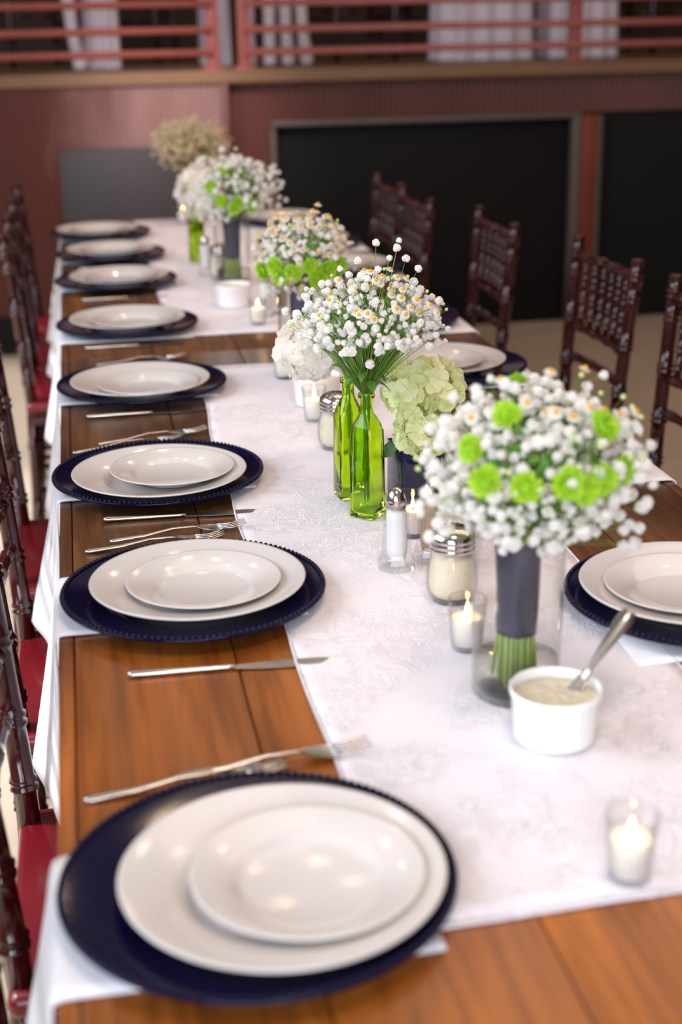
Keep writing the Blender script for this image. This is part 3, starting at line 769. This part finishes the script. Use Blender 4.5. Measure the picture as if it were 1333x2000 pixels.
def leaf_mesh(L, W, mat, name='leaf'):
    v = []; f = []; n = 6
    for i in range(n+1):
        u = i/n; wd = W*math.sin(PI*u**.8)*(1-.15*(i % 2)); z = .12*L*math.sin(PI*u)
        v += [(u*L, -wd, z+.12*wd), (u*L, 0, z-.1*wd), (u*L, wd, z+.12*wd)]
    for i in range(n): a = 3*i; f += [(a, a+3, a+4, a+1), (a+1, a+4, a+5, a+2)]
    return MB().add(v, f).mesh(name, mat)
LF = leaf_mesh(.032, .010, M['leaf']); LD = leaf_mesh(.045, .016, M['dleaf'])
def inst(me, name, parent, loc, n=None, roll=0., sc=1.):
    o = bpy.data.objects.new(name, me); C.objects.link(o); o.parent = parent
    mt = orient(n, roll) if n is not None else Matrix.Identity(4)
    mt = Matrix.Translation(loc) @ mt @ Matrix.Scale(sc, 4); o.matrix_local = mt; return o
def meshes_join(items, name, mats, parent):
    # items: (mesh, matrix) joined into one mesh part
    v = []; f = []; mi = []
    for me, mt in items:
        k = len(v); v += [tuple(mt @ q.co) for q in me.vertices]
        f += [tuple(i+k for i in p.vertices) for p in me.polygons]; mi += [p.material_index for p in me.polygons]
    mb = MB(); mb.v, mb.f, mb.mi = v, f, mi
    return tag(mb.build(name, mats, parent, smooth=False), kind='stuff')
def head_points(c, rx, rup, rdn, n, rnd, lo=-.75):
    pts = []
    for i in range(n):
        z = 1-(1-lo)*(i+.5)/n; a = i*2.39996323+rnd.uniform(-.25, .25); q = math.sqrt(max(0, 1-z*z))
        dn = Vector((q*math.cos(a), q*math.sin(a), z)); k = rnd.uniform(.84, 1.06)
        pts.append((Vector((c[0]+dn.x*rx*k, c[1]+dn.y*rx*k, c[2]+dn.z*(rup if z > 0 else rdn)*k)), dn))
    return pts
def bouquet_head(t, c, neck, rx, rup, rdn, seed, n_out=230, n_in=260, meshes=BL, mats=None, chamo=0, mums=(), chdir=None, sprigs=(), stem=None, bsc=1., neckr=.012, lo=-.75, buds=14, mumsc=1.0, stemk=1.):
    rnd = random.Random(seed); stem = stem or M['stem']; mats = mats or M['blossom']
    stems = MB(); neck = Vector(neck); c = Vector(c)
    def stalk(p, r=.0006, s=None):
        s = s if s is not None else neck+Vector((rnd.uniform(-1, 1)*neckr, rnd.uniform(-1, 1)*neckr, 0))
        mid = s.lerp(p, .5)+Vector((0, 0, .012))*rnd.uniform(.2, 1); stems.tube([s, mid, p], [r*1.5*stemk, r*1.1*stemk, r*.8], 3)
    # sprays: each carries a handful of blossoms of unequal size at its tip
    sprays = head_points(c, rx, rup, rdn, n_out//4, rnd, lo)
    free = []
    for p, dn in sprays:
        base = c+(p-c)*.72; stalk(base, .0008)
        k = 0
        while k < 4:
            g_ = lambda: max(-1.4, min(1.4, rnd.gauss(0, 1)))
            q = p+Vector((g_(), g_(), g_()))*.0125*bsc
            k += 1
            if any((q-Vector(m_)).length < .008*bsc for m_ in mums): q = q+dn*.012
            d2 = (q-c); d2 = Vector((d2.x/rx, d2.y/rx, d2.z/rup)).normalized()
            free.append((q, d2)); stalk(q, .0004, base)
    if chamo:
        cd = Vector(chdir).normalized()
        cand = sorted(range(len(free)), key=lambda i: -(free[i][1].dot(cd)+rnd.uniform(-.4, .4)))[:chamo]
    else: cand = []
    cand = set(cand)
    for i, (p, dn) in enumerate(free):
        if i in cand:
            inst(CM, 'chamomile_flower', t, p+dn*.005, (dn*.8+Vector((rnd.uniform(-.3, .3), -.35, .35))).normalized(), rnd.uniform(0, 6), bsc*rnd.uniform(.85, 1.15))
        else:
            inst(rnd.choice(meshes), 'blossom', t, p, dn, rnd.uniform(0, 6), bsc*rnd.choice((.7, .85, 1., 1., 1.15, 1.3)))
    for q in mums:
        q = Vector(q); dn = (q-c).normalized(); inst(MU, 'green_mum', t, q, dn, rnd.uniform(0, 6), rnd.uniform(.9, 1.2)*bsc*mumsc); stalk(q, .001)
    for i in range(buds):
        a = rnd.uniform(0, 6.28); z = rnd.uniform(.0, 1); k = math.sqrt(1-z*z)
        p = Vector((c[0]+k*math.cos(a)*rx*1.14, c[1]+k*math.sin(a)*rx*1.14, c[2]+z*rup*1.16)); inst(BUD, 'bud', t, p, None, 0, bsc); stalk(p, .0004)
    for q in sprigs:
        q = Vector(q); inst(rnd.choice(meshes), 'blossom', t, q, (q-c).normalized(), rnd.uniform(0, 6), bsc*rnd.uniform(.8, 1.2)); stalk(q, .0005)
    inner = []
    for i in range(n_in):
        while True:
            dn = Vector((rnd.uniform(-1, 1), rnd.uniform(-1, 1), rnd.uniform(lo, 1)))
            if .45 < dn.length < .98: break
        p = Vector((c[0]+dn.x*rx, c[1]+dn.y*rx, c[2]+dn.z*(rup if dn.z > 0 else rdn)))
        if any((p-Vector(m_)).length < .012*bsc for m_ in mums): continue
        inner.append((rnd.choice(meshes), Matrix.Translation(p) @ orient(dn, rnd.uniform(0, 6)) @ Matrix.Scale(bsc*rnd.uniform(.55, 1.1), 4)))
        if i % 2: stalk(p, .0005)
    if inner: meshes_join(inner, 'inner_blossoms', mats, t)
    # small leaves and green buds deep in the head
    lv = []
    for i in range(n_in//3):
        dn = Vector((rnd.gauss(0, 1), rnd.gauss(0, 1), rnd.gauss(0, 1))).normalized()
        p = Vector((c[0]+dn.x*rx*.6, c[1]+dn.y*rx*.6, c[2]+dn.z*(rup if dn.z > 0 else rdn)*.6))
        lv.append((LF, Matrix.Translation(p) @ orient(dn, rnd.uniform(0, 6)) @ Matrix.Scale(rnd.uniform(.4, .8)*bsc, 4)))
    meshes_join(lv, 'inner_leaves', M['leaf'] if stem is M['stem'] else M['stem2'], t)
    tag(stems.build('stems', stem, t), kind='stuff')
def vase_bouquet(name, label, x, y, seed, head, **kw):
    # clear cylinder vase (thing) and the ribbon-wrapped hand bouquet standing in it (thing)
    v = thing('cylinder_vase', 'clear glass cylinder vase holding '+label[0], 'vase', at(x, y), 0, 'clear cylinder vases')
    MB().lathe([(0, 0), (.0445, 0), (.0465, .002), (.0500, .184), (.0503, .186), (.0490, .187), (.0482, .185), (.0450, .010), (.0435, .008), (0, .008)], 64).build('glass_wall', M['glass'], v)
    MB().lathe([(0, .0085), (.0440, .0090), (.0447, .040), (0, .040)], 48).build('water', M['water'], v)
    lean = kw.pop('lean', (.0, 0.))
    t = thing(name, label[1], 'bouquet', (x+lean[0], y+lean[1], TZ+.0128), 0, 'ribbon-wrapped bouquets')
    R = MB()
    R.lathe([(.0195, .060), (.0215, .061), (.0222, .075), (.0225, .11), (.0240, .150), (.0262, .163), (.0262, .165), (.0235, .166)], 40, close=False, flute=lambda a, z: 1+.02*math.sin(3*a+z*80))
    R.build('ribbon', M['ribbon'], t)
    rnd = random.Random(seed)
    s = MB()
    for i in range(46):
        a = i*2.39996; r = .0195*math.sqrt((i+.5)/46)
        k = rnd.uniform(1.05, 1.4)
        s.tube([(r*k*math.cos(a), r*k*math.sin(a), rnd.uniform(.001, .010)), (r*math.cos(a), r*math.sin(a), .065), (r*1.05*math.cos(a), r*1.05*math.sin(a), .155), (r*1.6*math.cos(a), r*1.6*math.sin(a), .19)], .0021, 6)
    s.build('cut_stems', kw.get('cut', M['stem_light']), t)
    kw.pop('cut', None)
    c, rx, rup, rdn = head
    bouquet_head(t, c, (0, 0, .155), rx, rup, rdn, seed, **kw)
    return t
# front bouquet: baby's breath with a ring of green mums and chamomile on top
vase_bouquet('bouquet', ('the front ribbon-wrapped bouquet', 'nearest bouquet of white puffs, green mums and chamomile in slate ribbon'), .484, 1.325, 11,
    ((.016, 0, .243), .108, .084, .084), n_out=292, n_in=520, chamo=17, chdir=(0.1, -.55, .8), lo=-.9,
    mums=[(-.062, -.086, .258), (-.028, -.104, .256), (.012, -.110, .258), (.050, -.100, .256), (.080, -.078, .258), (.062, -.068, .300), (-.035, -.060, .316), (-.07, -.062, .285), (.0, .03, .322), (.03, -.106, .250)],
    sprigs=[(-.100, -.03, .225), (-.108, -.035, .235), (-.112, -.03, .212), (-.098, -.045, .205), (-.105, -.04, .190), (-.09, -.04, .195), (-.095, -.02, .24), (-.115, -.04, .225), (.118, -.03, .20), (.125, -.03, .24), (.11, -.05, .185), (.13, -.02, .262), (.09, -.06, .172), (.105, -.055, .168)], buds=22)
vase_bouquet('bouquet', ('the chamomile and green mum bouquet', 'chamomile and large green mum bouquet behind the front green bottles'), .487, 2.79, 12,
    ((.005, 0, .232), .092, .075, .075), n_out=220, n_in=360, chamo=52, chdir=(0, -.2, 1), meshes=BC[:1]+BL[:1], bsc=1.0, lo=-.9, mumsc=1.25,
    mums=[(-.060, -.068, .222), (-.028, -.086, .212), (.005, -.092, .224), (.040, -.082, .214), (.066, -.062, .216), (-.080, -.03, .21), (.02, -.09, .200), (-.05, -.07, .200)])
vase_bouquet('bouquet', ('the white and green distant bouquet', 'white puff bouquet with lime green mums beyond the chamomile one'), .465, 3.86, 13,
    ((.010, 0, .245), .105, .088, .080), n_out=220, n_in=330, bsc=1.1, lo=-.85,
    mums=[(-.035, -.09, .225), (.0, -.098, .205), (.01, -.095, .22), (-.06, -.075, .26), (.045, -.09, .21), (-.02, -.06, .30)],
    sprigs=[(.13, -.02, .22), (.135, -.01, .245), (.14, .0, .255), (.125, -.03, .20), (.13, -.02, .285), (.15, .0, .21), (.12, 0, .30)])
vase_bouquet('bouquet', ('the farthest cream bouquet', 'farthest bouquet, all cream baby breath, near the stage wall'), .468, 5.17, 14,
    ((.0, 0, .255), .132, .082, .075), n_out=240, n_in=420, meshes=BC, mats=M['cream'], bsc=1.15, stem=M['stem2'], lo=-.8)

# green bottles
def sq(n_e, r, w_):
    return r
def bottle_proto():
    t = thing('green_bottle', '', 'bottle', (0, 0, 0), 0, 'green glass bottles')
    def ring(hw, rc, z, n=6):
        # rounded square of half width hw and corner radius rc
        out = []
        for q in range(4):
            ca = PI/4+q*PI/2; cx_ = (hw-rc)*(1 if q in (0, 3) else -1); cy2 = (hw-rc)*(1 if q in (0, 1) else -1)
            for k in range(n):
                a = q*PI/2+PI/2*k/(n-1); out.append((cx_+rc*math.cos(a), cy2+rc*math.sin(a), z))
        return out
    prof = [(.0150, .003, 0), (.0172, .003, .0015), (.0176, .0035, .006), (.0172, .004, .05), (.0168, .004, .105), (.0166, .005, .128), (.0155, .007, .138), (.0120, .0095, .148), (.0092, .0090, .155), (.0084, .0083, .162), (.0084, .0083, .176), (.0110, .0109, .177), (.0113, .0112, .1805), (.0105, .0104, .183), (.0078, .0077, .183), (.0066, .0065, .176), (.0066, .0065, .160), (.0088, .008, .150), (.0128, .006, .138), (.0138, .004, .125), (.0142, .003, .05), (.0146, .003, .010), (.0130, .003, .007)]
    prof = [(hw*(1.14 if z < .135 else 1.06), rc*1.05, z) for hw, rc, z in prof]
    v = []; f = []; n = 24
    for hw, rc, z in prof: v += ring(hw, rc, z)
    for i in range(len(prof)-1):
        for k in range(n): k2 = (k+1) % n; f.append((i*n+k, i*n+k2, (i+1)*n+k2, (i+1)*n+k))
    f.append(tuple(range(n-1, -1, -1))); f.append(tuple((len(prof)-1)*n+k for k in range(n)))
    MB().add(v, f).build('glass', M['green'], t, sharp=50)
    return t
BT = bottle_proto()
put(BT, at(.4425, 1.915), PI/4+.05, 'slim square lime green bottle in front, holding the chamomile bunch')
put(BT, at(.433, 2.006), .12, 'lime green bottle just behind, holding the white hydrangea stem')
put(BT, at(.401, 4.250), .3, 'distant bright green bottle on the farther runner')

t = thing('chamomile_bunch', 'loose bunch of chamomile and baby breath standing in green bottle', 'flowers', (.4425, 1.915, TZ+.014), 0)
rnd = random.Random(5)
s = MB()
for i in range(26):
    a = i*2.4; r = .0055*math.sqrt((i+.5)/26); q = rnd.uniform(.7, 1.6)
    s.tube([(r*q*math.cos(a+1), r*q*math.sin(a+1), rnd.uniform(.004, .06)), (r*.9*math.cos(a), r*.9*math.sin(a), .150), (r*1.0*math.cos(a), r*1.0*math.sin(a), .176)], .0009, 5)
s.build('cut_stems', M['stem'], t)
bouquet_head(t, (.006, 0, .268), (0, 0, .172), .098, .068, .040, 21, n_out=292, n_in=330, chamo=34, chdir=(0, -.5, .6), neckr=.006, bsc=.88, lo=-.5, stemk=1.25, stem=M['stem'],
    sprigs=[(.045, 0, .375), (.03, -.02, .365), (.06, .01, .358), (.048, 0, .385), (.012, -.03, .352), (-.01, 0, .36), (-.035, 0, .35), (-.055, -.02, .335), (.075, .0, .345), (.02, .02, .38)], buds=20)
for i in range(9):
    a = i*2.4; inst(LF, 'leaf', t, (.012*math.cos(a), .012*math.sin(a)-.004, .19+.003*i), (math.cos(a), math.sin(a), 1.2), a, rnd.uniform(.7, 1.0))

def petal_floret(mat, name, r=.0135, cup=.22, sd=0):
    rnd = random.Random(sd); mb = MB()
    for k in range(4):
        mt = Matrix.Rotation(k*PI/2+rnd.uniform(-.2, .2), 4, 'Z') @ Matrix.Rotation(rnd.uniform(-.45, .1), 4, 'Y')
        pts = [(.0006, 0, 0)]; n = 7; sz = r*rnd.uniform(.85, 1.15); ph = rnd.uniform(0, 6)
        for ring in (.55, 1.):
            for i in range(n):
                a = -1.15+2.3*i/(n-1); L = sz*ring*(.62+.38*math.cos(a)); x = L*math.cos(a*.62); y = L*math.sin(a*.62)*1.25
                z = cup*sz*(ring**2)*(.2+.6*a*a*.6)+ring*ring*.11*sz*math.sin(4.2*a+ph)
                pts.append((x, y, z))
        f = [(0, 1+i, 2+i) for i in range(n-1)]+[(1+i, 1+n+i, 2+n+i, 2+i) for i in range(n-1)]
        mb.add(pts, f, 0, mt)
    mb.ico((0, 0, .001), .0013, 1)
    return mb.mesh(name, mat, True)
M['hwhite'] = petal_mat('white_hydrangea', srgb(254, 251, 246), srgb(250, 245, 238), .5)
M['hgreen'] = petal_mat('green_hydrangea', srgb(222, 232, 152), srgb(252, 250, 216), .3)
def hydrangea(name, label, loc, lobes, mat, seed, stem_pts, pet_r=.0125):
    t = thing(name, label, 'flower', loc)
    fm = [petal_floret(mat, 'floret', pet_r, (.1, .3, .5)[q % 3], q) for q in range(5)]
    rnd = random.Random(seed)
    for (c, rx, rz, nfl, core) in lobes:
        MB().ico(c, rx*.66, 2, jit=.08, sq=rz/rx).build('core', mat, t)
        for p, dn in head_points((0, 0, 0), 1, 1, 1, nfl, rnd, -.9):
            k = rnd.uniform(.76, 1.06)
            q = Vector((c[0]+dn.x*rx*k, c[1]+dn.y*rx*k, c[2]+dn.z*rz*k))
            n = (dn+Vector((rnd.uniform(-.6, .6), rnd.uniform(-.6, .6), rnd.uniform(-.4, .5)))).normalized()
            inst(rnd.choice(fm), 'floret', t, q, n, rnd.uniform(0, 6), rnd.uniform(.8, 1.2))
    MB().tube(stem_pts, .0029, 8).build('stem', M['stem'], t)
    return t
# white hydrangea leaning left out of the rear green bottle
hydrangea('white_hydrangea', 'white hydrangea head leaning left out of the rear green bottle', (.433, 2.006, TZ+.014),
    [((-.050, .035, .208), .048, .036, 80, 1)], M['hwhite'], 3, [(.004, -.002, .004), (.001, 0, .09), (.0, 0, .170), (-.008, .004, .190), (-.026, .016, .196), (-.045, .030, .203)], .0150)
hydrangea('white_hydrangea', 'blurred white hydrangea head in the distant green bottle', (.401, 4.250, TZ+.014),
    [((.010, 0, .195), .058, .075, 90, 1)], M['hwhite'], 4, [(0, 0, .01), (0, 0, .1), (0, 0, .19)], .017)
# green hydrangea in the cobalt vase
cv = thing('square_vase', 'dark cobalt square glass vase under the green hydrangea', 'vase', at(.528, 1.985), .18)
mb = MB().box((-.031, -.031, 0), (.031, .031, .006), bev=.002)
for a, b in (((-.031, -.031, .004), (-.027, .031, .086)), ((.027, -.031, .004), (.031, .031, .086)), ((-.029, -.031, .004), (.029, -.027, .086)), ((-.029, .027, .004), (.029, .031, .086))):
    mb.box(a, b, bev=.0015)
mb.build('glass_walls', M['cobalt'], cv)
gh = hydrangea('green_hydrangea', 'pale green hydrangea head in the cobalt vase', (.528, 1.985, TZ+.012),
    [((.012, -.006, .158), .056, .044, 105, 1), ((.006, -.030, .098), .036, .034, 60, 1)], M['hgreen'], 9, [(0, 0, .004), (.002, 0, .07), (.008, -.006, .125)], .0135)
for lx, n_, rl in ((-.030, (-.9, -.5, .4), 2.6), (.030, (.8, -.5, .3), .4)):
    inst(LD, 'leaf', gh, (lx, -.026, .078), n_, rl, .8)
